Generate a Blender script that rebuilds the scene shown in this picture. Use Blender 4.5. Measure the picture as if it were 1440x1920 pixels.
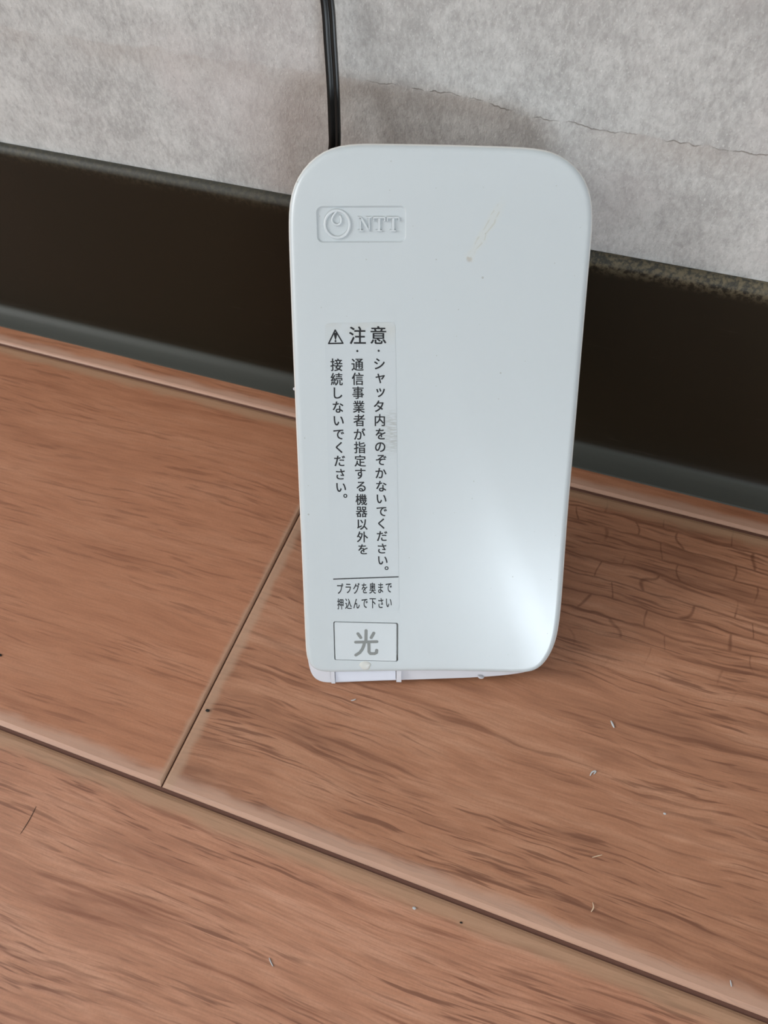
import bpy, bmesh, math, random
from mathutils import Vector, Matrix

# ------------------------------------------------------------------ clearing
for o in list(bpy.data.objects):
    bpy.data.objects.remove(o, do_unlink=True)
scene = bpy.context.scene
COL = scene.collection
random.seed(7)

# ------------------------------------------------------------------ camera
# world: x along the wall (right), y towards the wall (wall face y = 0), z up, metres
F = 1450.0
CAM = Vector((0.0646, -0.1448, 0.1635))
ROT = Matrix(((0.9411163, 0.25698476, -0.21967917),
              (0.3363446, -0.77749477, 0.53138892),
              (-0.03424055, -0.57398668, -0.81814844)))   # photo axes (right, down, forward) -> world
cd = bpy.data.cameras.new('camera')
cam = bpy.data.objects.new('camera', cd)
COL.objects.link(cam)
r3, d3, f3 = ROT.col[0], ROT.col[1], ROT.col[2]
mw = Matrix.Identity(4)
for i in range(3):
    mw[i][0], mw[i][1], mw[i][2], mw[i][3] = r3[i], -d3[i], -f3[i], CAM[i]
cam.matrix_world = mw
cd.sensor_fit = 'HORIZONTAL'
cd.sensor_width = 36.0
cd.lens = 36.0 * F / 1440.0
cd.clip_start = 0.002
cd.clip_end = 50
cd.dof.use_dof = True
cd.dof.focus_distance = 0.150
cd.dof.aperture_fstop = 52.0
scene.camera = cam

# ------------------------------------------------------------------ world, lights, exposure
world = bpy.data.worlds.new('world')
scene.world = world
world.use_nodes = True
bg = world.node_tree.nodes['Background']
bg.inputs['Color'].default_value = (0.80, 0.90, 1.0, 1)
bg.inputs['Strength'].default_value = 2.0

RX0, RX1, RY0, RZ1 = -1.9, 2.9, -2.9, 2.4              # room
WIN_BACK = (1.28, 2.50, 0.03, 0.56)                     # x0 x1 z0 z1 in the wall behind the camera
WIN_LEFT = (-2.3, -0.5, 0.7, 2.0)                       # y0 y1 z0 z1 in the left wall


def window_light(name, loc, rot, sx, sy, power, color):
    l = bpy.data.lights.new(name, 'AREA')
    l.shape = 'RECTANGLE'
    l.size, l.size_y = sx, sy
    l.energy = power
    l.color = color
    o = bpy.data.objects.new(name, l)
    COL.objects.link(o)
    o.location = loc
    o.rotation_euler = rot
    return o


window_light('daylight_back', ((WIN_BACK[0] + WIN_BACK[1]) / 2, RY0 - 0.06, (WIN_BACK[2] + WIN_BACK[3]) / 2),
             (math.radians(90), 0, 0), WIN_BACK[1] - WIN_BACK[0], WIN_BACK[3] - WIN_BACK[2], 80, (0.80, 0.91, 1.0))
window_light('daylight_left', (RX0 - 0.06, (WIN_LEFT[0] + WIN_LEFT[1]) / 2, (WIN_LEFT[2] + WIN_LEFT[3]) / 2),
             (0, math.radians(-90), 0), WIN_LEFT[3] - WIN_LEFT[2], WIN_LEFT[1] - WIN_LEFT[0], 68, (1.0, 0.99, 0.975))

vs = scene.view_settings
vs.view_transform = 'Standard'
vs.look = 'None'
vs.gamma = 1.0
vs.use_curve_mapping = False
vs.exposure = 0.0


# ------------------------------------------------------------------ helpers
def link_mesh(name, me, mat=None, parent=None):
    o = bpy.data.objects.new(name, me)
    COL.objects.link(o)
    if mat is not None:
        me.materials.append(mat)
    if parent is not None:
        o.parent = parent
    return o


def pyd(name, verts, faces, mat=None, parent=None, smooth=None):
    me = bpy.data.meshes.new(name)
    me.from_pydata([tuple(v) for v in verts], [], faces)
    me.update()
    bm = bmesh.new()
    bm.from_mesh(me)
    bmesh.ops.recalc_face_normals(bm, faces=bm.faces)
    bm.to_mesh(me)
    bm.free()
    if smooth is not None:
        for p in me.polygons:
            p.use_smooth = True
        me.set_sharp_from_angle(angle=math.radians(smooth))
    return link_mesh(name, me, mat, parent)


def box_vf(x0, x1, y0, y1, z0, z1):
    v = [(x0, y0, z0), (x1, y0, z0), (x1, y1, z0), (x0, y1, z0), (x0, y0, z1), (x1, y0, z1), (x1, y1, z1), (x0, y1, z1)]
    f = [(0, 3, 2, 1), (4, 5, 6, 7), (0, 1, 5, 4), (1, 2, 6, 5), (2, 3, 7, 6), (3, 0, 4, 7)]
    return v, f


def join_vf(parts):
    V, Fc = [], []
    for v, f in parts:
        b = len(V)
        V += list(v)
        Fc += [tuple(i + b for i in q) for q in f]
    return V, Fc


def loft(rings, cap0=True, cap1=True):
    n = len(rings[0])
    V = [p for r in rings for p in r]
    Fc = []
    for k in range(len(rings) - 1):
        for i in range(n):
            j = (i + 1) % n
            Fc.append((k * n + i, k * n + j, (k + 1) * n + j, (k + 1) * n + i))
    if cap0:
        Fc.append(tuple(range(n))[::-1])
    if cap1:
        Fc.append(tuple((len(rings) - 1) * n + i for i in range(n)))
    return V, Fc


def tag(o, label=None, cat=None, group=None, kind=None):
    if label:
        o['label'] = label
    if cat:
        o['category'] = cat
    if group:
        o['group'] = group
    if kind:
        o['kind'] = kind
    return o


def pix_dir(px, py):
    return ROT @ Vector((px - 720.0, py - 960.0, F))


def on_floor(px, py, z=0.0):
    r = pix_dir(px, py)
    return CAM + r * ((z - CAM.z) / r.z)


def on_wall(px, py, y=0.0):
    r = pix_dir(px, py)
    return CAM + r * ((y - CAM.y) / r.y)


# ------------------------------------------------------------------ material helpers
class NT:
    def __init__(self, name):
        self.m = bpy.data.materials.new(name)
        self.m.use_nodes = True
        self.t = self.m.node_tree
        self.b = self.t.nodes['Principled BSDF']

    def n(self, kind, **kw):
        nd = self.t.nodes.new(kind)
        for k, v in kw.items():
            setattr(nd, k, v)
        return nd

    def set(self, nd, i, v):
        s = nd.inputs[i]
        if hasattr(v, 'links') or hasattr(v, 'is_linked'):
            self.t.links.new(v, s)
        else:
            s.default_value = v

    def math(self, op, a, b=0.0, c=0.0, clamp=False):
        nd = self.n('ShaderNodeMath', operation=op, use_clamp=clamp)
        self.set(nd, 0, a)
        self.set(nd, 1, b)
        self.set(nd, 2, c)
        return nd.outputs[0]

    def step(self, v, lo, hi, a=0.0, b=1.0, smooth=True):
        nd = self.n('ShaderNodeMapRange', interpolation_type='SMOOTHSTEP' if smooth else 'LINEAR')
        self.set(nd, 0, v)
        self.set(nd, 1, lo)
        self.set(nd, 2, hi)
        self.set(nd, 3, a)
        self.set(nd, 4, b)
        return nd.outputs[0]

    def mix(self, fac, a, b, mode='MIX'):
        nd = self.n('ShaderNodeMix', data_type='RGBA', blend_type=mode)
        self.set(nd, 0, fac)
        self.set(nd, 6, a if not isinstance(a, tuple) else (*a[:3], 1))
        self.set(nd, 7, b if not isinstance(b, tuple) else (*b[:3], 1))
        return nd.outputs[2]

    def coords(self, which='Object'):
        return self.n('ShaderNodeTexCoord').outputs[which]

    def mapping(self, vec, loc=(0, 0, 0), rot=(0, 0, 0), scale=(1, 1, 1)):
        nd = self.n('ShaderNodeMapping')
        self.set(nd, 0, vec)
        nd.inputs[1].default_value = loc
        nd.inputs[2].default_value = rot
        nd.inputs[3].default_value = scale
        return nd.outputs[0]

    def noise(self, vec, scale, detail=2, rough=0.5, dist=0.0):
        nd = self.n('ShaderNodeTexNoise')
        self.set(nd, 'Vector', vec)
        nd.inputs['Scale'].default_value = scale
        nd.inputs['Detail'].default_value = detail
        nd.inputs['Roughness'].default_value = rough
        nd.inputs['Distortion'].default_value = dist
        return nd.outputs[0]

    def voronoi(self, vec, scale, feature='F1', out='Distance', rnd=1.0):
        nd = self.n('ShaderNodeTexVoronoi', feature=feature)
        self.set(nd, 'Vector', vec)
        nd.inputs['Scale'].default_value = scale
        nd.inputs['Randomness'].default_value = rnd
        return nd.outputs[out]

    def sep(self, vec):
        nd = self.n('ShaderNodeSeparateXYZ')
        self.set(nd, 0, vec)
        return nd.outputs

    def bump(self, h, strength, dist):
        nd = self.n('ShaderNodeBump')
        self.set(nd, 'Height', h)
        nd.inputs['Strength'].default_value = strength
        nd.inputs['Distance'].default_value = dist
        self.t.links.new(nd.outputs[0], self.b.inputs['Normal'])

    def out(self, color=None, rough=None, spec=None):
        if color is not None:
            self.set(self.b, 'Base Color', color if not isinstance(color, tuple) else (*color[:3], 1))
        if rough is not None:
            self.set(self.b, 'Roughness', rough)
        if spec is not None:
            self.set(self.b, 'Specular IOR Level', spec)
        return self.m


def plain(name, color, rough=0.5, spec=0.5):
    return NT(name).out(color, rough, spec)


# ------------------------------------------------------------------ wood
PW, PL = 0.1039, 0.909     # plank width and length


def wood(name, dark, mid, light, streak, pores, ladder=False, seed=0.0, fine=1.0, wave=0.0018, fleck=0.2):
    N = NT(name)
    co = N.coords()
    x, y, z = N.sep(co)
    # gentle waviness of the grain lines
    wob = N.noise(N.mapping(co, loc=(seed, 3.1 + seed, 0), scale=(9, 14, 1)), 1.0, 1)
    wob2 = N.noise(N.mapping(co, loc=(seed * 2, 1.1, 0), scale=(45, 120, 1)), 1.0, 2)
    yw = N.math('ADD', y, N.math('MULTIPLY', N.math('SUBTRACT', wob, 0.5), 0.014))
    yw = N.math('ADD', yw, N.math('MULTIPLY', N.math('SUBTRACT', wob2, 0.5), wave))
    cm = N.n('ShaderNodeCombineXYZ')
    N.set(cm, 0, x)
    N.set(cm, 1, yw)
    N.set(cm, 2, seed)
    g = cm.outputs[0]
    broad = N.noise(N.mapping(g, scale=(14, 110, 1)), 1.0, 3, 0.55)
    med = N.noise(N.mapping(g, loc=(5, 2, 0), scale=(42, 560, 1)), 1.0, 3, 0.6)
    blot = N.noise(N.mapping(co, loc=(seed, 6, 0), scale=(45, 95, 1)), 1.0, 2, 0.5)
    finen = N.noise(N.mapping(g, loc=(9, 7, 0), scale=(150, 3000, 1)), 1.0, 2, 0.6)
    v = N.math('ADD', N.math('MULTIPLY', broad, 0.38), N.math('ADD', N.math('MULTIPLY', med, 0.40), N.math('MULTIPLY', blot, 0.22)))
    ramp = N.n('ShaderNodeValToRGB')
    N.set(ramp, 0, N.math('ADD', N.math('MULTIPLY', N.math('SUBTRACT', v, 0.5), streak), 0.5, clamp=True))
    e = ramp.color_ramp.elements
    e[0].position, e[0].color = 0.15, (*dark, 1)
    e[1].position, e[1].color = 0.85, (*light, 1)
    m = ramp.color_ramp.elements.new(0.5)
    m.color = (*mid, 1)
    col = ramp.outputs[0]
    # fine fibre
    col = N.mix(N.step(finen, 0.40, 0.72, 0.0, 0.30 * fine), col, tuple(c * 0.58 for c in mid))
    grit = N.noise(co, 1900, 2, 0.6)
    col = N.mix(N.step(grit, 0.30, 0.70, 0.16, 0.0, False), col, tuple(c * 0.45 for c in mid))
    col = N.mix(N.step(N.noise(N.mapping(g, loc=(1, 4, 0), scale=(110, 620, 1)), 1.0, 2, 0.6), 0.52, 0.78, 0.0, fleck), col, tuple(c * 1.22 for c in light))
    # thin dark dashes (pores), in clusters
    pn = N.noise(N.mapping(g, loc=(2, 11, 0), scale=(75, 1350, 1)), 1.0, 2, 0.55)
    pmask = N.noise(N.mapping(g, loc=(4, 1, 0), scale=(20, 110, 1)), 1.0, 2)
    pf = N.math('MULTIPLY', N.step(pn, 0.53, 0.66, 0, pores), N.step(pmask, 0.34, 0.56))
    col = N.mix(pf, col, tuple(c * k for c, k in zip(mid, (0.36, 0.30, 0.28))))
    pn2 = N.noise(N.mapping(g, loc=(7, 3, 0), scale=(26, 520, 1)), 1.0, 3, 0.6)
    col = N.mix(N.step(pn2, 0.56, 0.72, 0, pores * 0.8), col, tuple(c * k for c, k in zip(dark, (0.62, 0.52, 0.46))))
    if ladder:                      # cross-checked brittle figure close to the wall
        cells = N.n('ShaderNodeTexBrick')
        cells.offset = 0.43
        cells.offset_frequency = 2
        wv = N.noise(N.mapping(co, scale=(160, 160, 1)), 1.0, 2)
        wy = N.math('ADD', yw, N.math('MULTIPLY', wv, 0.0016))
        wx = N.math('ADD', x, N.math('MULTIPLY', N.noise(N.mapping(co, loc=(3, 8, 0), scale=(70, 70, 1)), 1.0, 1), 0.018))
        c2 = N.n('ShaderNodeCombineXYZ')
        N.set(c2, 0, wx)
        N.set(c2, 1, wy)
        N.set(cells, 'Vector', c2.outputs[0])
        cells.inputs['Scale'].default_value = 1.0
        cells.inputs['Brick Width'].default_value = 0.0150
        cells.inputs['Row Height'].default_value = 0.0050
        cells.inputs['Mortar Size'].default_value = 0.00045
        cells.inputs['Mortar Smooth'].default_value = 0.9
        lm = N.math('MULTIPLY', N.step(y, 0.052, 0.074), N.step(x, 0.045, 0.07))
        lm = N.math('MULTIPLY', lm, N.step(N.noise(N.mapping(co, scale=(60, 130, 1)), 1.0, 2), 0.30, 0.50))
        col = N.mix(N.math('MULTIPLY', N.math('MULTIPLY', cells.outputs['Fac'], lm), 0.55), col, (0.085, 0.026, 0.010))
    # worn, pale edges of the board; lower edge also has painted sky reflection
    en = N.noise(N.mapping(co, scale=(90, 220, 1)), 1.0, 3)
    en = N.math('ADD', N.math('MULTIPLY', en, 0.9), 0.55)

    def edge(d, w0, w1):
        dd = N.math('DIVIDE', d, en)
        return N.step(dd, w0, w1, 1.0, 0.0)
    lo = edge(y, 0.0022, 0.0046)
    hi = edge(N.math('SUBTRACT', PW, y), 0.0024, 0.0048)
    le = edge(x, 0.0016, 0.0034)
    ri = edge(N.math('SUBTRACT', PL, x), 0.0006, 0.0018)
    col = N.mix(N.math('MULTIPLY', lo, 0.66), col, (0.490, 0.325, 0.245))
    col = N.mix(N.math('MULTIPLY', hi, 0.70), col, (0.360, 0.228, 0.140))
    col = N.mix(N.math('MULTIPLY', N.math('MAXIMUM', le, ri), 0.72), col, (0.400, 0.260, 0.175))
    # brown dirt in the joint
    dirt = N.step(z, -0.0006, -0.00036, 1.0, 0.0)
    col = N.mix(dirt, col, (0.150, 0.075, 0.055))
    rough = N.math('ADD', 0.38, N.math('MULTIPLY', finen, 0.16))
    return N.out(col, rough, 0.45)


WOOD_CALM = wood('wood_calm', (0.285, 0.114, 0.058), (0.400, 0.175, 0.093), (0.470, 0.230, 0.134), 1.6, 0.42, seed=1.7, fine=1.0, fleck=0.10)
WOOD_FIGURED = wood('wood_figured', (0.200, 0.086, 0.047), (0.378, 0.176, 0.098), (0.495, 0.270, 0.168), 2.0, 0.72, ladder=True, seed=4.3, wave=0.0034)
WOOD_PORES = wood('wood_pores', (0.285, 0.117, 0.065), (0.445, 0.213, 0.126), (0.560, 0.308, 0.204), 1.8, 0.80, seed=8.2, fine=1.5, wave=0.0012)
SUBFLOOR = plain('joint_brown', (0.150, 0.075, 0.055), 0.7, 0.2)


# ------------------------------------------------------------------ wallpaper
def wallpaper():
    N = NT('concrete_wallpaper')
    co = N.coords()
    x, y, z = N.sep(co)
    big = N.noise(co, 42, 2, 0.5)
    mid = N.noise(co, 210, 4, 0.62)
    tint = N.noise(N.mapping(co, loc=(2.3, 0, 1.1)), 30, 2)
    fib = N.noise(N.mapping(co, rot=(0, 0.6, 0), scale=(1, 1, 0.55)), 1000, 3, 0.7, 0.25)
    fine = N.noise(N.mapping(co, rot=(0, -0.4, 0), scale=(1, 1, 0.6)), 2400, 2, 0.6)
    v = N.math('ADD', N.math('MULTIPLY', big, 0.28), N.math('ADD', N.math('MULTIPLY', mid, 0.34), N.math('MULTIPLY', fib, 0.38)))
    col = N.mix(N.step(v, 0.36, 0.64), (0.290, 0.286, 0.275), (0.462, 0.460, 0.444))
    col = N.mix(N.step(tint, 0.50, 0.72, 0, 0.45), col, (0.425, 0.385, 0.372))
    col = N.mix(N.step(N.noise(co, 520, 2, 0.6), 0.60, 0.74, 0, 0.32), col, (0.27, 0.258, 0.245))
    col = N.mix(N.step(fine, 0.58, 0.74, 0, 0.48), col, (0.60, 0.60, 0.58))
    col = N.mix(N.step(N.noise(N.mapping(co, loc=(4, 4, 4)), 2000, 2, 0.6), 0.58, 0.72, 0, 0.46), col, (0.24, 0.23, 0.22))
    # printed ledge line with a torn crack, higher at the left and sagging to the right
    base = N.step(x, 0.005, 0.062, 0.0884, 0.0853)
    w1 = N.math('MULTIPLY', N.math('SUBTRACT', N.noise(N.mapping(co, scale=(60, 0, 0)), 1.0, 3, 0.6), 0.5), 0.0048)
    w2 = N.math('MULTIPLY', N.math('SUBTRACT', N.noise(N.mapping(co, scale=(420, 0, 0)), 1.0, 2, 0.6), 0.5), 0.0013)
    d = N.math('SUBTRACT', z, N.math('ADD', base, N.math('ADD', w1, w2)))
    below = N.math('MULTIPLY', N.step(d, -0.0003, 0.0004, 1, 0), N.step(d, -0.007, -0.0003))
    below = N.math('MULTIPLY', below, N.step(N.noise(N.mapping(co, loc=(.3, 0, 0)), 45, 2), 0.26, 0.70))
    col = N.mix(N.math('MULTIPLY', below, 0.36), col, (0.290, 0.246, 0.212))
    crack = N.step(N.math('ABSOLUTE', d), 0.00004, 0.00018, 1, 0)
    cm = N.math('MULTIPLY', N.step(N.noise(N.mapping(co, scale=(170, 0, 0)), 1.0, 2), 0.44, 0.56), N.step(x, 0.004, 0.014, 0.06, 1.0))
    crack = N.math('MULTIPLY', crack, cm)
    col = N.mix(N.math('MULTIPLY', crack, 0.58), col, (0.13, 0.11, 0.09))
    h = N.math('ADD', N.math('ADD', N.math('MULTIPLY', mid, 1.0), N.math('MULTIPLY', fib, 0.9)),
               N.math('SUBTRACT', N.math('MULTIPLY', fine, 0.35), N.math('MULTIPLY', crack, 0.8)))
    N.bump(h, 0.50, 0.00030)
    return N.out(col, 0.72, 0.25)


WALLPAPER = wallpaper()
PAINT = plain('room_paint', (0.62, 0.60, 0.57), 0.8, 0.2)
CEILING = plain('ceiling_paint', (0.75, 0.74, 0.72), 0.8, 0.2)
ALU = plain('window_aluminium', (0.35, 0.34, 0.32), 0.4, 0.5)


def vinyl():
    N = NT('dark_vinyl_baseboard')
    co = N.coords()
    x, y, z = N.sep(co)
    n1 = N.noise(co, 900, 3, 0.65)
    n2 = N.noise(co, 60, 2)
    fuzz = N.math('ADD', n1, N.math('MULTIPLY', n2, 0.5))
    dust = N.math('MULTIPLY', N.step(z, 0.0555, 0.0596), N.step(fuzz, 0.66, 0.92))
    dust = N.math('MULTIPLY', dust, N.step(x, -0.01, 0.05, 0.25, 1.0))
    sc = N.math('MULTIPLY', N.step(N.noise(N.mapping(co, rot=(0, 0.2, 0), scale=(60, 60, 900)), 1.0, 2), 0.70, 0.78), 0.06)
    col = N.mix(N.noise(co, 14, 2), (0.0085, 0.0066, 0.0030), (0.0130, 0.0082, 0.0036))
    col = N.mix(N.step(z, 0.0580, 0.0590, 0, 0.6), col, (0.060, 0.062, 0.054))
    col = N.mix(N.math('MULTIPLY', dust, 0.5), col, (0.20, 0.165, 0.10))
    col = N.mix(N.step(z, 0.0030, 0.0045, 0.6, 0.0), col, (0.056, 0.062, 0.055))  # paler toe: light on its curve painted in, along with a dust film
    col = N.mix(sc, col, (0.12, 0.11, 0.09))
    N.bump(n1, 0.06, 0.0002)
    return N.out(col, 0.45, 0.17)


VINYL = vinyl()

# ------------------------------------------------------------------ setting: wall, baseboard, floor, room shell
WT = 0.12
v, f = box_vf(RX0 - WT, RX1 + WT, 0.0, WT, -0.02, RZ1)
tag(pyd('wall_front', v, f, WALLPAPER), 'grey mottled concrete-look wallpaper wall behind the white outlet box', kind='structure')

prof = [(0.0, 0.0600), (-0.0008, 0.0601), (-0.0016, 0.0597), (-0.0022, 0.0588), (-0.0024, 0.0574), (-0.0026, 0.0120),
        (-0.0028, 0.0060), (-0.0032, 0.0040), (-0.0040, 0.0027), (-0.0055, 0.0017), (-0.0075, 0.0009), (-0.0088, 0.0004), (-0.0090, 0.0), (0.0, 0.0)]
xs = [RX0 + i * (RX1 - RX0) / 40 for i in range(41)]
V, Fc = loft([[(xx, a, b) for a, b in prof] for xx in xs])
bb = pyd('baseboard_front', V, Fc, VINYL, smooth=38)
tag(bb, 'dark brown soft vinyl baseboard with curved toe along the wall', kind='structure')

floor = pyd('floor', *box_vf(RX0 - WT, RX1 + WT, RY0 - WT, WT, -0.06, -0.0008), SUBFLOOR)
tag(floor, 'reddish brown wood-look plank flooring with pale worn board edges', kind='structure')


def plank_mesh(name, L, W):
    g, b, dz = 0.00042, 0.0010, 0.00042
    rings = []
    for ins, zz in ((0.0, -0.0008), (0.0, -dz), (b * 0.45, -dz * 0.35), (b, 0.0)):
        x0, x1, y0, y1 = 0.35 * g + ins * 0.55, L - 0.35 * g - ins * 0.55, g + ins, W - g - ins
        rings.append([(x0, y0, zz), (x1, y0, zz), (x1, y1, zz), (x0, y1, zz)])
    V, Fc = loft(rings)
    me = bpy.data.meshes.new(name)
    me.from_pydata(V, [], Fc)
    me.update()
    return me


Y2, Y3 = -0.0157, -0.1196
PME = {}
WM = {'c': WOOD_CALM, 'f': WOOD_FIGURED, 'p': WOOD_PORES}
PAT = [(0.33, 'cc'), (0.0, 'cf'), (0.62, 'pp'), (0.31, 'cf'), (0.12, 'pc'), (0.5, 'fc'), (0.78, 'pc'), (0.22, 'cp')]


def plank_at(x0, x1, y0, W, kind):
    key = (kind, round(x1 - x0, 4), round(W, 4))
    if key not in PME:
        PME[key] = plank_mesh('plank', x1 - x0, W)
        PME[key].materials.append(WM[kind])
    o = bpy.data.objects.new('plank', PME[key])
    COL.objects.link(o)
    o.location = (x0, y0, 0.0)
    o.parent = floor


for k in range(-1, 14):
    off, kinds = PAT[(k + 1) % len(PAT)]
    for j in range(-4, 5):
        x0, x1 = max(j * PL + off, RX0), min((j + 1) * PL + off, RX1)
        if x1 - x0 < 0.02:
            continue
        if k == -1:                         # the board that disappears under the baseboard
            plank_at(x0, x1, Y2, abs(Y2), 'c')
        else:
            plank_at(x0, x1, Y2 - PW * (k + 1), PW, kinds[j % 2 == 0])


def room_box(name, *a, mat=PAINT):
    return tag(pyd(name, *box_vf(*a), mat), kind='structure')


def wall_with_opening(name, axis, c0, c1, a0, a1, w):
    """wall slab between c0..c1 across, a0..a1 along, opening w = (p0, p1, z0, z1)"""
    parts = []
    for (p0, p1, z0, z1) in ((a0, w[0], -0.02, RZ1), (w[1], a1, -0.02, RZ1), (w[0], w[1], -0.02, w[2]), (w[0], w[1], w[3], RZ1)):
        if axis == 'y':
            parts.append(box_vf(p0, p1, c0, c1, z0, z1))
        else:
            parts.append(box_vf(c0, c1, p0, p1, z0, z1))
    return tag(pyd(name, *join_vf(parts), PAINT), kind='structure')


wall_with_opening('wall_back', 'y', RY0 - WT, RY0, RX0 - WT, RX1 + WT, WIN_BACK)
wall_with_opening('wall_left', 'x', RX0 - WT, RX0, RY0, 0.0, WIN_LEFT)
room_box('wall_right', RX1, RX1 + WT, RY0, 0.0, -0.02, RZ1)
room_box('ceiling', RX0 - WT, RX1 + WT, RY0 - WT, WT, RZ1, RZ1 + 0.1, mat=CEILING)


def sash(name, axis, c, w):
    t = 0.022
    parts = []
    mid = (w[0] + w[1]) / 2
    for (p0, p1, z0, z1) in ((w[0], w[0] + t, w[2], w[3]), (w[1] - t, w[1], w[2], w[3]), (mid - t, mid + t, w[2], w[3]),
                             (w[0], w[1], w[2], w[2] + t), (w[0], w[1], w[3] - t, w[3])):
        parts.append(box_vf(p0, p1, c - 0.015, c + 0.015, z0, z1) if axis == 'y' else box_vf(c - 0.015, c + 0.015, p0, p1, z0, z1))
    return tag(pyd(name, *join_vf(parts), ALU), kind='structure')


sash('window_1', 'y', RY0 - 0.03, WIN_BACK)
sash('window_2', 'x', RX0 - 0.03, WIN_LEFT)

# ------------------------------------------------------------------ the optical outlet box
YAW, LEAN = 0.300762, 0.620026
W_, L_ = 0.05397264, 0.10387769
ax = Vector((math.cos(YAW), math.sin(YAW), 0))
n0 = Vector((math.sin(YAW), -math.cos(YAW), 0))
ay = Vector((0, 0, 1)) * math.cos(LEAN) - n0 * math.sin(LEAN)
an = ax.cross(ay)
FB = Vector((0.046118, -0.078874, 0.0066))          # middle of the front face's lower edge
TH = 0.0165                                             # thickness of the box
BASE = Vector((0.0, -0.0062, -0.0027))                  # where the thing touches the floor, in face coordinates
root = bpy.data.objects.new('optical_outlet_box', None)
COL.objects.link(root)
root.empty_display_size = 0.02
mr = Matrix.Identity(4)
o0 = FB + ax * BASE.x + ay * BASE.y + an * BASE.z
for i in range(3):
    mr[i][0], mr[i][1], mr[i][2], mr[i][3] = ax[i], ay[i], an[i], o0[i]
root.matrix_world = mr
tag(root, 'white plastic optical outlet box leaning against the wall on the floor', 'outlet box')


def loc(p):                                             # face coordinates -> coordinates of the root
    return (p[0] - BASE.x, p[1] - BASE.y, p[2] - BASE.z)


def face(px, py, d=0.0):
    """photo pixel -> face coordinates (x, y, d) on the plane d metres in front of the face"""
    r = pix_dir(px, py)
    q = FB + an * d
    X = CAM + r * (((q - CAM).dot(an)) / r.dot(an))
    w = X - FB
    return Vector((w.dot(ax), w.dot(ay), d))


def dpart(name, V, Fc, mat, parent=root, smooth=None):
    return pyd(name, [loc(p) for p in V], Fc, mat, parent, smooth)


def resample(pts, n):
    """Catmull-Rom through pts, n points at equal arc length (ends included)"""
    P = [Vector(p) for p in pts]
    P = [P[0] * 2 - P[1]] + P + [P[-1] * 2 - P[-2]]
    S = []
    for i in range(1, len(P) - 2):
        for k in range(24):
            t = k / 24
            a, b, c, d = P[i - 1], P[i], P[i + 1], P[i + 2]
            S.append(0.5 * ((2 * b) + (c - a) * t + (2 * a - 5 * b + 4 * c - d) * t * t + (3 * b - a - 3 * c + d) * t ** 3))
    S.append(P[-2])
    acc = [0.0]
    for i in range(1, len(S)):
        acc.append(acc[-1] + (S[i] - S[i - 1]).length)
    out, j = [], 0
    for k in range(n):
        s = acc[-1] * k / (n - 1)
        while j < len(S) - 2 and acc[j + 1] < s:
            j += 1
        h = max(acc[j + 1] - acc[j], 1e-12)
        out.append(S[j].lerp(S[j + 1], min(1, (s - acc[j]) / h)))
    return out


def offset2(ring, d):
    """shrink a closed clockwise outline (x, y) by d"""
    n = len(ring)
    out = []
    for i in range(n):
        a, b = ring[(i - 1) % n], ring[(i + 1) % n]
        t = (b - a)
        t = Vector((t.x, t.y)).normalized()
        out.append(Vector((ring[i].x + t.y * d, ring[i].y - t.x * d, ring[i].z)))
    return out


# outline of the cover (clockwise in the photo, starting low on the left side) and of its lower edge
PA = [(573.2, 1213), (570, 1136), (567, 1062), (558.4, 867), (553, 742), (548.7, 636), (545.3, 545), (542, 450), (540.6, 407), (541.2, 383), (543.6, 364),
      (549, 344), (562, 322), (582, 298.5), (603, 282), (623, 273.2), (646, 269.6), (690, 269), (820, 271), (900, 273), (975, 275.6), (1017, 278.2),
      (1042, 283), (1066, 296), (1088, 318), (1104, 343), (1110.5, 366), (1112, 391), (1110, 437), (1103.5, 505), (1091, 650), (1080, 780), (1072, 873),
      (1065, 953), (1055.5, 1086), (1049.5, 1160), (1044, 1194)]
PB = [(1044, 1194), (1035, 1218), (1022, 1240), (1008, 1253), (993, 1258.5), (960, 1258.5), (900, 1257), (846, 1256), (753, 1256), (621, 1258), (598, 1257),
      (587, 1253), (579, 1244), (575, 1232), (573.2, 1213)]
PBB = [(1044, 1194), (1035, 1218), (1022, 1240.5), (1009, 1254), (995, 1259.5), (950, 1266.6), (890, 1271), (823, 1273.5), (752, 1276), (690, 1278), (621, 1281),
       (604, 1281), (592, 1278), (584, 1270), (579, 1254), (576, 1238), (573.2, 1213)]
NA, NB = 150, 70
DW = -0.0014                                             # depth of the widest outline
A1 = resample([face(*p, DW) for p in PA], NA)
B1 = resample([face(*p, DW) for p in PB], NB)
DB = -0.0027
A2 = resample([face(*p, DW) for p in PA], NA)
B2 = resample([face(*p, DB) for p in PBB], NB)


def smooth_ring(r, it=6):
    for _ in range(it):
        r = [r[i] * 0.5 + (r[i - 1] + r[(i + 1) % len(r)]) * 0.25 for i in range(len(r))]
    return r


wide = smooth_ring([Vector((p.x, p.y, DW)) for p in A1[:-1] + B1[:-1]])
lip = smooth_ring([Vector((p.x, p.y, DB)) for p in A2[:-1] + B2[:-1]])


def at(ring, z):
    return [Vector((p.x, p.y, z)) for p in ring]


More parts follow.
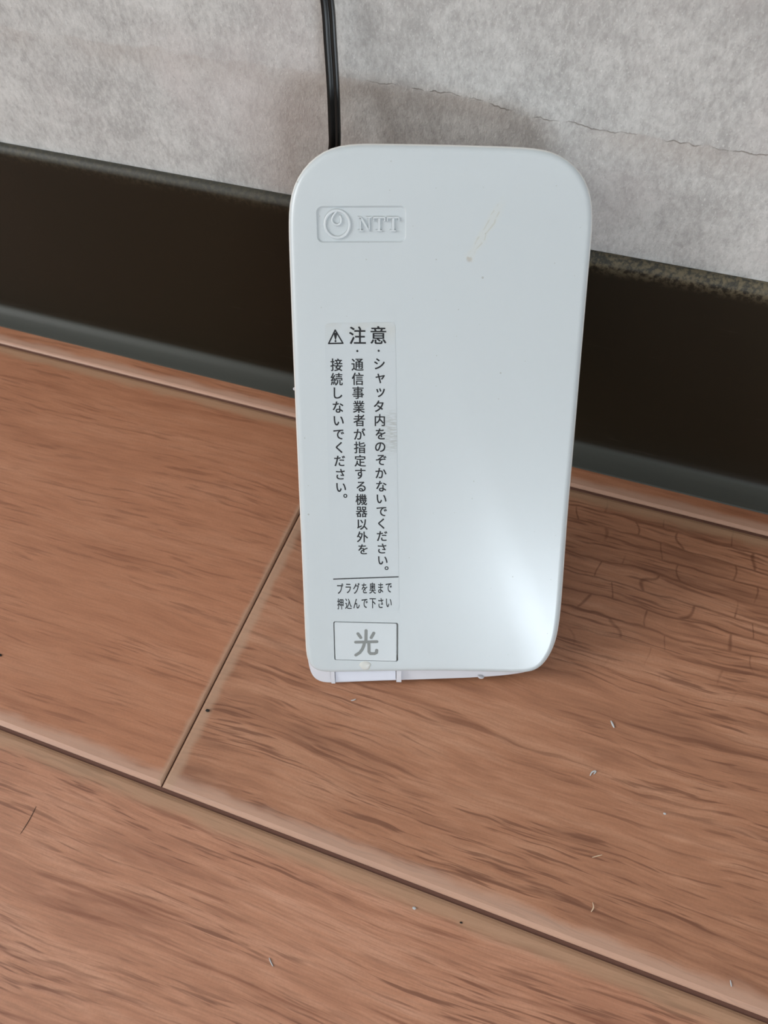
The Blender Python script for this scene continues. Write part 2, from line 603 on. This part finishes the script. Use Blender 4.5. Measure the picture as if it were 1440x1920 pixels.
# ---- materials of the box
def plastic():
    N = NT('aged_white_plastic')
    co = N.coords()
    x, y, z = N.sep(co)
    col = (0.448, 0.494, 0.512)
    n = N.noise(co, 60, 2)
    c = N.mix(n, col, (0.435, 0.482, 0.500))
    # pale rim: brightness of the lit bevel put into the cover's colour
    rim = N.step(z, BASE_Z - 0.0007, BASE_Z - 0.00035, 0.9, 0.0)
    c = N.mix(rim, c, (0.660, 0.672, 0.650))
    # specks
    vc = N.n('ShaderNodeTexVoronoi', voronoi_dimensions='2D')
    N.set(vc, 'Vector', co)
    vc.inputs['Scale'].default_value = 240
    vd = vc.outputs['Distance']
    sel = N.step(N.sep(vc.outputs['Color'])[0], 0.72, 0.90)
    size = N.math('MULTIPLY', N.math('POWER', N.sep(vc.outputs['Color'])[1], 3.0), 0.034)
    sp = N.math('MULTIPLY', sel, N.math('LESS_THAN', vd, N.math('ADD', size, 0.016)))
    c = N.mix(N.math('MULTIPLY', sp, 0.50), c, (0.22, 0.20, 0.17))
    # ochre scrape in the upper right part of the cover
    a, b = face(936, 388), face(879, 487)
    a, b = Vector(loc(a)), Vector(loc(b))
    dr = (b - a)
    ln = dr.length
    dr.normalize()
    dx, dy = N.math('SUBTRACT', x, a.x), N.math('SUBTRACT', y, a.y)
    s = N.math('DIVIDE', N.math('ADD', N.math('MULTIPLY', dx, dr.x), N.math('MULTIPLY', dy, dr.y)), ln)
    t = N.math('SUBTRACT', N.math('MULTIPLY', dx, dr.y), N.math('MULTIPLY', dy, dr.x))
    wn = N.math('MULTIPLY', N.math('SUBTRACT', N.noise(co, 420, 2), 0.5), 0.0012)
    t = N.math('ABSOLUTE', N.math('ADD', t, wn))
    halo = N.step(t, 0.0002, 0.0013, 1, 0)
    fine = N.step(N.math('ABSOLUTE', N.math('SUBTRACT', t, 0.00045)), 0.00003, 0.00018, 1, 0)
    win = N.math('MULTIPLY', N.step(s, -0.25, 0.15), N.step(s, 0.97, 1.03, 1, 0))
    br = N.step(N.noise(co, 900, 2), 0.42, 0.56)
    c = N.mix(N.math('MULTIPLY', N.math('MULTIPLY', halo, win), 0.30), c, (0.49, 0.50, 0.45))
    c = N.mix(N.math('MULTIPLY', N.math('MULTIPLY', fine, win), N.math('MULTIPLY', br, 0.32)), c, (0.33, 0.30, 0.22))
    tip = Vector(loc(face(880, 486)))
    dd = N.math('SQRT', N.math('ADD', N.math('POWER', N.math('SUBTRACT', x, tip.x), 2.0), N.math('POWER', N.math('SUBTRACT', y, tip.y), 2.0)))
    c = N.mix(N.math('MULTIPLY', N.step(dd, 0.0002, 0.0007, 1, 0), N.math('MULTIPLY', br, 0.45)), c, (0.28, 0.22, 0.16))
    N.bump(N.noise(co, 2600, 2, 0.6), 0.04, 0.00005)
    return N.out(c, N.math('ADD', 0.27, N.math('MULTIPLY', n, 0.06)), 0.5)


BASE_Z = -BASE.z
PLASTIC = plastic()
BASE_PL = plain('base_white_plastic', (0.50, 0.505, 0.54), 0.42, 0.4)
DOOR_PL = plain('shutter_white_plastic', (0.475, 0.520, 0.540), 0.30, 0.5)
HINGE_PL = plain('hinge_white_plastic', (0.56, 0.59, 0.66), 0.25, 0.5)
NUB_PL = plain('yellowed_plastic', (0.50, 0.515, 0.49), 0.38, 0.45)
LOGO_PL = plain('logo_white_plastic', (0.475, 0.520, 0.540), 0.30, 0.5)
INK = plain('black_ink', (0.010, 0.011, 0.013), 0.5, 0.3)
GREY_INK = plain('grey_ink', (0.185, 0.200, 0.195), 0.5, 0.3)

# ---- cover
rings = []
BEV = 0.0014
for k in range(7):
    th = math.pi / 2 * k / 6
    rings.append(at(offset2(wide, BEV * (1 - math.sin(th))), -BEV * (1 - math.cos(th))))
rings.append(at(wide, -0.0021))
V, Fc = loft(rings)
cover = dpart('front_cover', V, Fc, PLASTIC)

# ---- cutters for the sunken logo field and the shutter opening


def rrect(x0, x1, y0, y1, r, n=6):
    pts = []
    for cx, cy, a0 in ((x1 - r, y1 - r, 0), (x0 + r, y1 - r, 90), (x0 + r, y0 + r, 180), (x1 - r, y0 + r, 270)):
        for k in range(n + 1):
            a = math.radians(a0 + 90 * k / n)
            pts.append((cx + r * math.cos(a), cy + r * math.sin(a)))
    return pts


def rprism(x0, x1, y0, y1, r, z0, z1, inset=0.0):
    a = rrect(x0, x1, y0, y1, r)
    if inset:
        b = rrect(x0 + inset, x1 - inset, y0 + inset, y1 - inset, max(r - inset, 1e-5))
        return loft([[(p[0], p[1], z0) for p in a], [(p[0], p[1], z1 - inset) for p in a], [(p[0], p[1], z1) for p in b]])
    return loft([[(p[0], p[1], z0) for p in a], [(p[0], p[1], z1) for p in a]])


def rect_from(px0, py0, px1, py1):
    c = [face(px0, py0), face(px1, py0), face(px1, py1), face(px0, py1)]
    return ((c[0].x + c[3].x) / 2, (c[1].x + c[2].x) / 2, (c[2].y + c[3].y) / 2, (c[0].y + c[1].y) / 2)


LG = rect_from(593.5, 386, 762, 455)
SH = rect_from(626, 1166.5, 746.5, 1239)
_a = rrect(*LG, 0.0011)
_b = rrect(LG[0] + 0.00028, LG[1] - 0.00028, LG[2] + 0.00028, LG[3] - 0.00028, 0.0009)
cut1 = dpart('cut', *loft([[(p[0], p[1], -0.00032) for p in _b], [(p[0], p[1], 0.0) for p in _a],
                           [(p[0], p[1], 0.002) for p in _a]]), None)
cut2 = dpart('cut', *rprism(*SH, 0.0004, -0.0013, 0.002), None)
NT_ = rect_from(629, 1250, 743, 1300)
cut3 = dpart('cut', *box_vf(NT_[0], NT_[1], NT_[2] - 0.01, NT_[3] - 0.00035, -0.01, -0.0009), None)
bpy.context.view_layer.update()
for c in (cut1, cut2, cut3):
    m = cover.modifiers.new('b', 'BOOLEAN')
    m.operation = 'DIFFERENCE'
    m.solver = 'EXACT'
    m.object = c
dg = bpy.context.evaluated_depsgraph_get()
me = bpy.data.meshes.new_from_object(cover.evaluated_get(dg))
cover.modifiers.clear()
old = cover.data
cover.data = me
bpy.data.meshes.remove(old)
me.name = 'front_cover'
for p in me.polygons:
    p.use_smooth = True
me.set_sharp_from_angle(angle=math.radians(28))
for c in (cut1, cut2, cut3):
    bpy.data.objects.remove(c, do_unlink=True)

# ---- base behind the cover; its underside is cut to sit flat on the floor


def floor_y(z):                                          # face y that lies on the floor at face depth z
    return (-FB.z - z * an.z) / ay.z


inner = offset2(wide, 0.00025)
back = [Vector((p.x * 0.985, max(p.y, floor_y(-TH) + 0.0002), -TH)) for p in lip]
lipr = [Vector((p.x, max(p.y, floor_y(DB) + 0.00005), DB)) for p in offset2(lip, 0.00015)]
back2 = [Vector((p.x * 0.96, p.y + (0.0010 if p.y < 0.05 else -0.0010), p.z)) for p in back]
V, Fc = loft([at(inner, -0.0019), lipr, at(back, -TH + 0.001), at(back2, -TH)])
dpart('base', V, Fc, BASE_PL, smooth=32)

# ---- shutter door with its grey character
g = 0.00022
shut = dpart('shutter_door', *rprism(SH[0] + g * 1.0, SH[1] - g * 1.5, SH[2] + 0.00008, SH[3] - g * 0.9, 0.0003, -0.0012, 0.00003, 0.00008), DOOR_PL, smooth=30)


def capsule_stroke(pts, w, z, out):
    """flat rounded stroke through face points, appended to out as polygons"""
    for i in range(len(pts) - 1):
        a, b = Vector(pts[i][:2]), Vector(pts[i + 1][:2])
        t = (b - a).normalized()
        nrm = Vector((-t.y, t.x))
        ring = []
        ang = math.atan2(nrm.y, nrm.x)
        for k in range(9):
            q = ang + math.pi * k / 8
            ring.append((a.x + w * math.cos(q), a.y + w * math.sin(q), z))
        for k in range(9):
            q = ang + math.pi + math.pi * k / 8
            ring.append((b.x + w * math.cos(q), b.y + w * math.sin(q), z))
        z += 0.0000012
        out.append((ring, [tuple(range(len(ring)))]))
    return z


def c4(x, y):                                            # crop pixel -> photo pixel
    return (560 + x / 6.545, 1060 + y / 6.545)


strokes = [[(827, 800), (826, 870), (825, 940)],
           [(728, 838), (745, 862), (762, 886)],
           [(922, 830), (907, 858), (890, 886)],
           [(700, 942), (960, 935)],
           [(808, 945), (800, 985), (780, 1030), (750, 1070), (702, 1100)],
           [(860, 940), (862, 1000), (863, 1060), (880, 1082), (930, 1082), (955, 1070), (958, 1040)]]
parts, zz = [], 0.00005
for s in strokes:
    zz = capsule_stroke([face(*c4(*p)) for p in s], 0.00034, zz, parts)
dpart('lettering', *join_vf(parts), GREY_INK, parent=shut)

# latch nub below the door, hinge bar and end tabs in the notch
c = face(685, 1248)
rg = []
for k in range(9):
    th = math.pi / 2 * k / 8
    rr, h = math.cos(th), math.sin(th)
    rg.append([(c.x + 0.0015 * rr * math.cos(a) * (1.0 if math.sin(a) > 0 else 0.8), c.y + 0.0012 * rr * math.sin(a), -0.0002 + 0.0005 * h)
               for a in [2 * math.pi * j / 20 for j in range(20)]])
V, Fc = loft(rg[:-1])
dpart('latch_nub', V, Fc, NUB_PL, smooth=60)
a, b = face(629.5, 1262, -0.0024), face(742, 1259, -0.0024)
a2, b2 = face(629.5, 1276.5, -0.0026), face(742, 1273, -0.0026)
V = []
for (p, q) in ((a, b), (a2, b2)):
    pass
bar = [[(p.x, p.y, -0.0016), (p.x, p2.y + 0.0003, -0.0019), (p.x, p2.y, -0.0027), (p.x, p2.y + 0.0006, -0.0050), (p.x, p.y + 0.001, -0.0050), (p.x, p.y + 0.001, -0.0016)]
       for p, p2 in ((a, a2), (b, b2))]
V, Fc = loft(bar)
dpart('shutter_hinge_bar', V, Fc, HINGE_PL, smooth=25)
for (p0, p1, q0, q1) in ((620.5, 629, 1261, 1281.5), (743.2, 752.5, 1258, 1279)):
    a, b = face(p0, q0, -0.0014), face(p1, q1, -0.0022)
    y1 = a.y + 0.0004
    y0 = max(b.y, floor_y(-0.0022) + 0.0003)
    V, Fc = loft([[(xx, y1, -0.0012), (xx, (y0 + y1) / 2, -0.0012), (xx, y0 + 0.0003, -0.0017), (xx, y0, -0.0026), (xx, y1, -0.0040)] for xx in (a.x, b.x)])
    dpart('shutter_tab', V, Fc, BASE_PL, smooth=25)
# small moulding nick on the left rim and a catch on the lower right edge
for (px, py, sx, sy) in ((552.0, 729, 0.00026, 0.00032), (902, 1269.5, 0.0007, 0.00022)):
    c = face(px, py, -0.0022)
    rg = [[(c.x + sx * math.cos(t) * math.cos(j * math.pi / 5), c.y + sy * math.cos(t) * math.sin(j * math.pi / 5), c.z + 0.0006 * math.sin(t)) for j in range(10)]
          for t in [-1.3, -0.8, -0.3, 0.3, 0.8, 1.3]]
    V, Fc = loft(rg)
    dpart('moulding_nub', V, Fc, BASE_PL, smooth=60)


# ---- raised emblem and letters in the sunken field
def c1(x, y):
    return (520 + x / 4.8, 240 + y / 4.8)


def tube(pts, w, h, z, closed=False):
    """low ridge of width 2w and height h along points (closed solid)"""
    P = [Vector((p[0], p[1])) for p in pts]
    n = len(P)
    rg = []
    for i in range(n):
        a = P[i - 1] if (i > 0 or closed) else P[i]
        b = P[(i + 1) % n] if (i < n - 1 or closed) else P[i]
        t = (b - a).normalized()
        nr = Vector((-t.y, t.x))
        rg.append([(P[i].x + nr.x * s * w, P[i].y + nr.y * s * w, z + hh) for s, hh in ((1, 0), (0.8, h * 0.75), (0.35, h), (-0.35, h), (-0.8, h * 0.75), (-1, 0))])
    if closed:
        rg.append(rg[0])
        return loft(rg, False, False)
    return loft(rg)


ZL = -0.00032
em = face(*c1(540, 866))
R = (face(*c1(652, 866)).x - face(*c1(428, 866)).x) / 2
circ = [(em.x + R * math.cos(a), em.y + R * 1.02 * math.sin(a)) for a in [2 * math.pi * k / 48 for k in range(48)]]
loop = [(em.x + R * u, em.y + R * v) for u, v in ((-0.02, 0.98), (-0.20, 0.78), (-0.36, 0.55), (-0.42, 0.30), (-0.34, 0.10), (-0.16, -0.03), (0.04, -0.05),
                                                  (0.22, 0.04), (0.32, 0.22), (0.32, 0.46), (0.22, 0.66))]
loop = [(p.x, p.y) for p in resample([Vector((a, b, 0)) for a, b in loop], 30)]
dpart('emblem', *join_vf([tube(circ, R * 0.13, 0.00034, ZL, True), tube(loop, R * 0.10, 0.00034, ZL)]), LOGO_PL, smooth=50)


def letter(kind, x0, y0, x1, y1):
    a, b = face(*c1(x0, y1)), face(*c1(x1, y0))
    X = lambda u: a.x + (b.x - a.x) * u
    Y = lambda t: a.y + (b.y - a.y) * t
    bars = []

    def quad(p):
        lo = [(X(u), Y(t), ZL) for u, t in p]
        hi = [(X(u), Y(t), ZL + 0.00034) for u, t in p]
        bars.append(loft([lo, hi]))

    def rect(u0, u1, t0, t1):
        quad([(u0, t0), (u1, t0), (u1, t1), (u0, t1)])
    if kind == 'N':
        rect(0.13, 0.22, 0.08, 0.92)
        rect(0.78, 0.87, 0.08, 0.92)
        quad([(0.10, 0.95), (0.30, 0.95), (0.87, 0.03), (0.72, 0.03)])
        rect(0.0, 0.36, 0.0, 0.08)
        rect(0.0, 0.26, 0.92, 1.0)
        rect(0.62, 1.0, 0.92, 1.0)
    else:
        rect(0.40, 0.60, 0.08, 0.92)
        rect(0.0, 1.0, 0.90, 1.0)
        rect(0.0, 0.09, 0.70, 0.90)
        rect(0.91, 1.0, 0.70, 0.90)
        rect(0.27, 0.73, 0.0, 0.08)
    return dpart('raised_letter', *join_vf(bars), LOGO_PL)


letter('N', 728, 800, 846, 930)
letter('T', 862, 800, 970, 930)
letter('T', 986, 800, 1098, 930)


# ---- caution sticker
def sticker_mat():
    N = NT('clear_sticker_film')
    co = N.coords()
    x, y, z = N.sep(co)
    c = N.mix(N.noise(co, 130, 2), (0.445, 0.490, 0.510), (0.430, 0.476, 0.496))
    p = Vector(loc(face(640, 610)))
    gr = N.math('MULTIPLY', N.step(y, p.y - 0.005, p.y, 0, 1), N.step(N.noise(co, 240, 3), 0.40, 0.70))
    c = N.mix(N.math('MULTIPLY', gr, 0.40), c, (0.42, 0.425, 0.38))
    s0, s1 = Vector(loc(face(742, 795))), Vector(loc(face(700, 860)))
    m = N.math('MULTIPLY', N.step(y, s1.y - 0.001, s1.y + 0.004), N.step(y, s0.y, s0.y + 0.004, 1, 0))
    m = N.math('MULTIPLY', m, N.step(x, s1.x - 0.001, s0.x - 0.0004))
    hatch = N.noise(N.mapping(co, rot=(0, 0, 0.75), scale=(700, 3800, 1)), 1.0, 2, 0.6)
    m = N.math('MULTIPLY', m, N.step(hatch, 0.36, 0.64))
    c = N.mix(N.math('MULTIPLY', m, 0.55), c, (0.25, 0.255, 0.235))
    return N.out(c, 0.30, 0.5)


SQ = [face(609, 606), face(741, 604), face(748.5, 1145), face(622.5, 1149)]
sr = [Vector((p.x, p.y, 0)) for p in SQ]
pts = []
for i in range(4):                                       # rounded corners
    p, a, b = sr[i], sr[i - 1], sr[(i + 1) % 4]
    for k in range(5):
        t = k / 4
        q0 = p + (a - p).normalized() * 0.0009
        q1 = p + (b - p).normalized() * 0.0009
        pts.append((q0 * (1 - t) ** 2 + p * 2 * t * (1 - t) + q1 * t * t))
stick = dpart('caution_sticker', *loft([[(p.x, p.y, -0.0001) for p in pts], [(p.x, p.y, 0.00004) for p in pts]]), sticker_mat())
ZT = 0.00006
tc = bpy.data.curves.new('glyphs', 'FONT')
to = bpy.data.objects.new('glyphs', tc)
COL.objects.link(to)
tc.resolution_u = 4


def glyph(ch, cx, cy, sx, sy):
    """glyph outline with its box centred on face point (cx, cy)"""
    tc.body = ch
    bpy.context.view_layer.update()
    ev = to.evaluated_get(bpy.context.evaluated_depsgraph_get())
    m = ev.to_mesh()
    vs_ = [(q.co.x, q.co.y) for q in m.vertices]
    fs_ = [tuple(p.vertices) for p in m.polygons]
    ev.to_mesh_clear()
    x0, x1 = min(p[0] for p in vs_), max(p[0] for p in vs_)
    y0, y1 = min(p[1] for p in vs_), max(p[1] for p in vs_)
    mx, my = (x0 + x1) / 2, (y0 + y1) / 2
    return [(cx + (p[0] - mx) * sx, cy + (p[1] - my) * sy, ZT) for p in vs_], fs_


def ca(x, y):
    return (580 + x / 7.111, 590 + y / 7.111)


def cb(x, y):
    return (580 + x / 7.111, 830 + y / 7.111)


def lettering(items, sx, sy, name='lettering', bold=0.0):
    parts = []
    for ch, p in items:
        q = face(*p)
        vv, ff = glyph(ch, q.x, q.y, sx, sy)
        parts.append((vv, ff))
        for k, (dx, dy) in enumerate(((-1, 0.6), (1, 0.6), (-1, -0.6), (1, -0.6)) if bold else ()):
            parts.append(([(t[0] + dx * bold, t[1] + dy * bold, t[2] + 0.0000008 * (k + 1)) for t in vv], ff))
    return dpart(name, *join_vf(parts), INK, parent=stick)


lettering([('注', ca(643, 275)), ('意', ca(920, 272))], 0.00330, 0.00350, bold=0.00005)
col1 = [('シ', ca(935, 655)), ('ャ', ca(945, 850)), ('ッ', ca(950, 1040)), ('タ', ca(925, 1220)), ('内', ca(940, 1405)), ('を', ca(950, 1590)), ('の', ca(945, 1765)),
        ('ぞ', cb(957, 230)), ('か', cb(955, 405)), ('な', cb(960, 580)), ('い', cb(963, 750)), ('で', cb(965, 918)), ('く', cb(960, 1078)), ('だ', cb(970, 1245)),
        ('さ', cb(970, 1410)), ('い', cb(980, 1570)), ('。', cb(1030, 1672))]
col2 = [('通', ca(642, 667)), ('信', ca(645, 855)), ('事', ca(650, 1040)), ('業', ca(660, 1228)), ('者', ca(665, 1408)), ('が', ca(670, 1590)), ('指', ca(672, 1770)),
        ('定', cb(678, 240)), ('す', cb(680, 412)), ('る', cb(690, 585)), ('機', cb(693, 757)), ('器', cb(697, 922)), ('以', cb(706, 1090)), ('外', cb(708, 1255)), ('を', cb(715, 1420))]
col3 = [('接', ca(362, 668)), ('続', ca(365, 860)), ('し', ca(382, 1045)), ('な', ca(383, 1232)), ('い', ca(392, 1415)), ('で', ca(392, 1597)), ('く', ca(397, 1770)),
        ('だ', cb(405, 243)), ('さ', cb(415, 420)), ('い', cb(425, 597)), ('。', cb(480, 708))]
for cl in (col1, col2, col3):
    lettering(cl, 0.00238, 0.00254, bold=0.00004)
t1, t2 = 'プラグを奥まで', '押込んで下さい'
lettering([(ch, c4(510 + 99.2 * i, 285 - 1.7 * i)) for i, ch in enumerate(t1)], 0.00145, 0.00272, bold=0.00003)
lettering([(ch, c4(512 + 99.2 * i, 473 - 2.2 * i)) for i, ch in enumerate(t2)], 0.00145, 0.00272, bold=0.00003)
bpy.data.objects.remove(to, do_unlink=True)
# bullets, rule and warning triangle
for p in (ca(925, 481), ca(640, 484)):
    q = face(*p)
    dpart('bullet_mark', [(q.x + 0.00021 * math.cos(a), q.y + 0.00021 * math.sin(a), ZT) for a in [math.pi * k / 6 for k in range(12)]], [tuple(range(12))], INK, parent=stick)
a, b = face(*cb(318, 1818)), face(*cb(1190, 1787))
dpart('rule_line', [(a.x, a.y - 0.00012, ZT), (b.x, b.y - 0.00012, ZT), (b.x, b.y + 0.00012, ZT), (a.x, a.y + 0.00012, ZT)], [(0, 1, 2, 3)], INK, parent=stick)
parts, zz = [], ZT
tri = [face(*ca(345, 205)), face(*ca(448, 380)), face(*ca(258, 384))]
for i in range(3):
    zz = capsule_stroke([tri[i], tri[(i + 1) % 3]], 0.00013, zz, parts)
ex = [face(*ca(*p)) for p in ((326, 262), (372, 262), (364, 300), (353, 340), (345, 340), (335, 300))]
parts.append(([(p.x, p.y, ZT) for p in ex], [tuple(range(6))]))
q = face(*ca(350, 258))
parts.append(([(q.x + 0.00032 * math.cos(t), q.y + 0.00028 * math.sin(t), zz) for t in [math.pi * k / 6 for k in range(12)]], [tuple(range(12))]))
q = face(*ca(349, 353))
parts.append(([(q.x + 0.00019 * math.cos(t), q.y + 0.00019 * math.sin(t), ZT) for t in [math.pi * k / 6 for k in range(12)]], [tuple(range(12))]))
dpart('warning_triangle', *join_vf(parts), INK, parent=stick)

# ------------------------------------------------------------------ the black cable
CABLE = NT('black_cable_sheath')
_co = CABLE.coords()
_n = CABLE.noise(CABLE.mapping(_co, scale=(900, 900, 120)), 1.0, 2)
CABLE.bump(_n, 0.1, 0.0001)
CABLE = CABLE.out((0.0055, 0.0060, 0.0056), 0.34, 0.26)
# centre line: rises from behind the box, along the wall, and turns into the wall higher up
top = face(627.5, 275, -TH)
tw = FB + ax * top.x + ay * top.y + an * top.z
yb = -0.0095
p_in = on_wall(629, 330, yb)
tl = face(629, 330)
pin = FB + ax * tl.x + ay * (tl.y - 0.016) + an * (0.001 - TH)
cl = [pin, pin - an * 0.0035, pin - an * 0.0075 + Vector((0, 0, -0.001)), on_wall(628.8, 300, -0.0093),
      on_wall(628, 262, -0.0085), on_wall(625, 170, -0.0068), on_wall(619.5, 80, -0.0052), on_wall(613.5, 0, -0.0040)]
e = cl[-1]
cl += [e + Vector(q) for q in ((-0.0010, 0.0002, 0.010), (-0.0026, 0.0004, 0.025), (-0.0050, 0.0008, 0.050), (-0.0085, 0.0011, 0.090),
                               (-0.011, 0.0013, 0.15), (-0.012, 0.0014, 0.22), (-0.012, 0.0015, 0.28), (-0.012, 0.0020, 0.30), (-0.012, 0.0060, 0.308))]
P = resample(cl, 300)
w, h = 0.00118, 0.00075
sec = [(-w, -0.5 * h), (-w * 0.93, -0.9 * h), (-w * 0.7, -h), (-0.30 * w, -h), (-0.02 * w, -0.55 * h), (0.10 * w, -0.50 * h), (0.38 * w, -h), (0.75 * w, -h), (0.95 * w, -0.85 * h), (w, -0.5 * h),
       (w, 0.5 * h), (0.9 * w, h), (0.3 * w, h), (0.05 * w, 0.55 * h), (-0.2 * w, h), (-0.9 * w, h), (-w, 0.5 * h)]
rg = []
side = Vector((0.985, 0.17, 0)).normalized()
for i, p in enumerate(P):
    t = (P[min(i + 1, len(P) - 1)] - P[max(i - 1, 0)]).normalized()
    s = (side - t * side.dot(t)).normalized()
    nn = t.cross(s)
    rg.append([p + s * a + nn * (-b) * (-1) for a, b in sec])
V, Fc = loft(rg)
cable = pyd('fiber_cable', V, Fc, CABLE, smooth=50)
tag(cable, 'thin black flat cable with a centre groove hanging against the wallpaper', 'cable')

# ------------------------------------------------------------------ specks on the floor
LINT = plain('white_lint', (0.46, 0.48, 0.49), 0.8, 0.2)
STRAW = plain('pale_straw_lint', (0.55, 0.42, 0.30), 0.8, 0.2)
DARK = plain('dark_crumb', (0.012, 0.010, 0.009), 0.7, 0.3)
HAIR = plain('dark_hair', (0.020, 0.014, 0.010), 0.4, 0.5)


def fibre(name, pxs, rad, mat, label, cat, lift=0.0):
    pts = [on_floor(*p) for p in pxs]
    P = resample(pts, 14)
    rg = []
    for i, p in enumerate(P):
        t = (P[min(i + 1, 13)] - P[max(i - 1, 0)]).normalized()
        s = Vector((-t.y, t.x, 0)).normalized()
        k = rad * (0.45 + 0.55 * math.sin(math.pi * (i + 0.6) / 14.2))
        z = rad + lift * math.sin(math.pi * i / 13)
        rg.append([p + s * (k * math.cos(a)) + Vector((0, 0, z + k * math.sin(a))) for a in [2 * math.pi * j / 7 for j in range(7)]])
    V, Fc = loft(rg)
    o = pyd(name, V, Fc, mat, smooth=60)
    return tag(o, label, cat)


def crumb(name, px, py, r, mat, label, cat):
    c = on_floor(px, py)
    rnd = random.Random(int(px * 7 + py))
    bm = bmesh.new()
    bmesh.ops.create_icosphere(bm, subdivisions=2, radius=1.0)
    for v_ in bm.verts:
        k = 0.75 + 0.5 * rnd.random()
        v_.co = Vector((v_.co.x * r * k * 1.2, v_.co.y * r * k * 0.85, v_.co.z * r * 0.55 * k))
    lo = min(v_.co.z for v_ in bm.verts)
    for v_ in bm.verts:
        v_.co += Vector((c.x, c.y, -lo))
    me = bpy.data.meshes.new(name)
    bm.to_mesh(me)
    bm.free()
    return tag(link_mesh(name, me, mat), label, cat)


fibre('lint_fiber', [(1145, 1352), (1148, 1358), (1151, 1365)], 0.00022, LINT, 'stubby white lint bit below the rounded lower corner of the box', 'lint')
fibre('lint_fiber', [(1106, 1455), (1110, 1448), (1117, 1446), (1113, 1452)], 0.00016, LINT, 'small tangled white lint tuft on the strongly figured plank', 'lint')
fibre('lint_fiber', [(1110, 1608), (1120, 1605), (1129, 1603)], 0.00010, STRAW, 'straight pale straw-coloured splinter on the figured plank', 'lint')
fibre('lint_fiber', [(505, 1796), (508, 1804), (512, 1812)], 0.00012, LINT, 'curved whitish lint thread on the plank farthest from the wall', 'lint')
fibre('lint_fiber', [(1108, 1710), (1112, 1702), (1111, 1692)], 0.00012, STRAW, 'curled tan fluff wisp beside the long floor joint', 'lint', 0.0003)
fibre('lint_fiber', [(658, 1314), (663, 1313), (667, 1311)], 0.00013, LINT, 'tiny grey-white lint bit just in front of the shutter door', 'lint')
fibre('lint_fiber', [(1369, 1838), (1370, 1844), (1371, 1850)], 0.00013, LINT, 'tiny upright-lying white lint bit near the long joint, far from the box', 'lint')
fibre('hair_strand', [(68, 1512), (57, 1534), (48, 1549), (38, 1564)], 0.00006, HAIR, 'short thin dark hair lying across the grain of the plank', 'hair')
crumb('dirt_crumb', 389.5, 1333, 0.00038, DARK, 'black dirt crumb beside the short joint between two planks', 'crumb')
crumb('dirt_crumb', 1, 1229, 0.00034, DARK, 'black dirt crumb on the calm-grained plank, far from any joint', 'crumb')
crumb('dirt_crumb', 864.5, 1730, 0.00020, DARK, 'tiny black dirt speck on the tan edge of the long joint', 'crumb')
crumb('lint_crumb', 776.5, 1703, 0.00030, LINT, 'tiny white crumb on the tan edge of the long floor joint', 'crumb')
crumb('lint_crumb', 1246, 1526, 0.00022, LINT, 'tiny white crumb on the strongly figured plank', 'crumb')
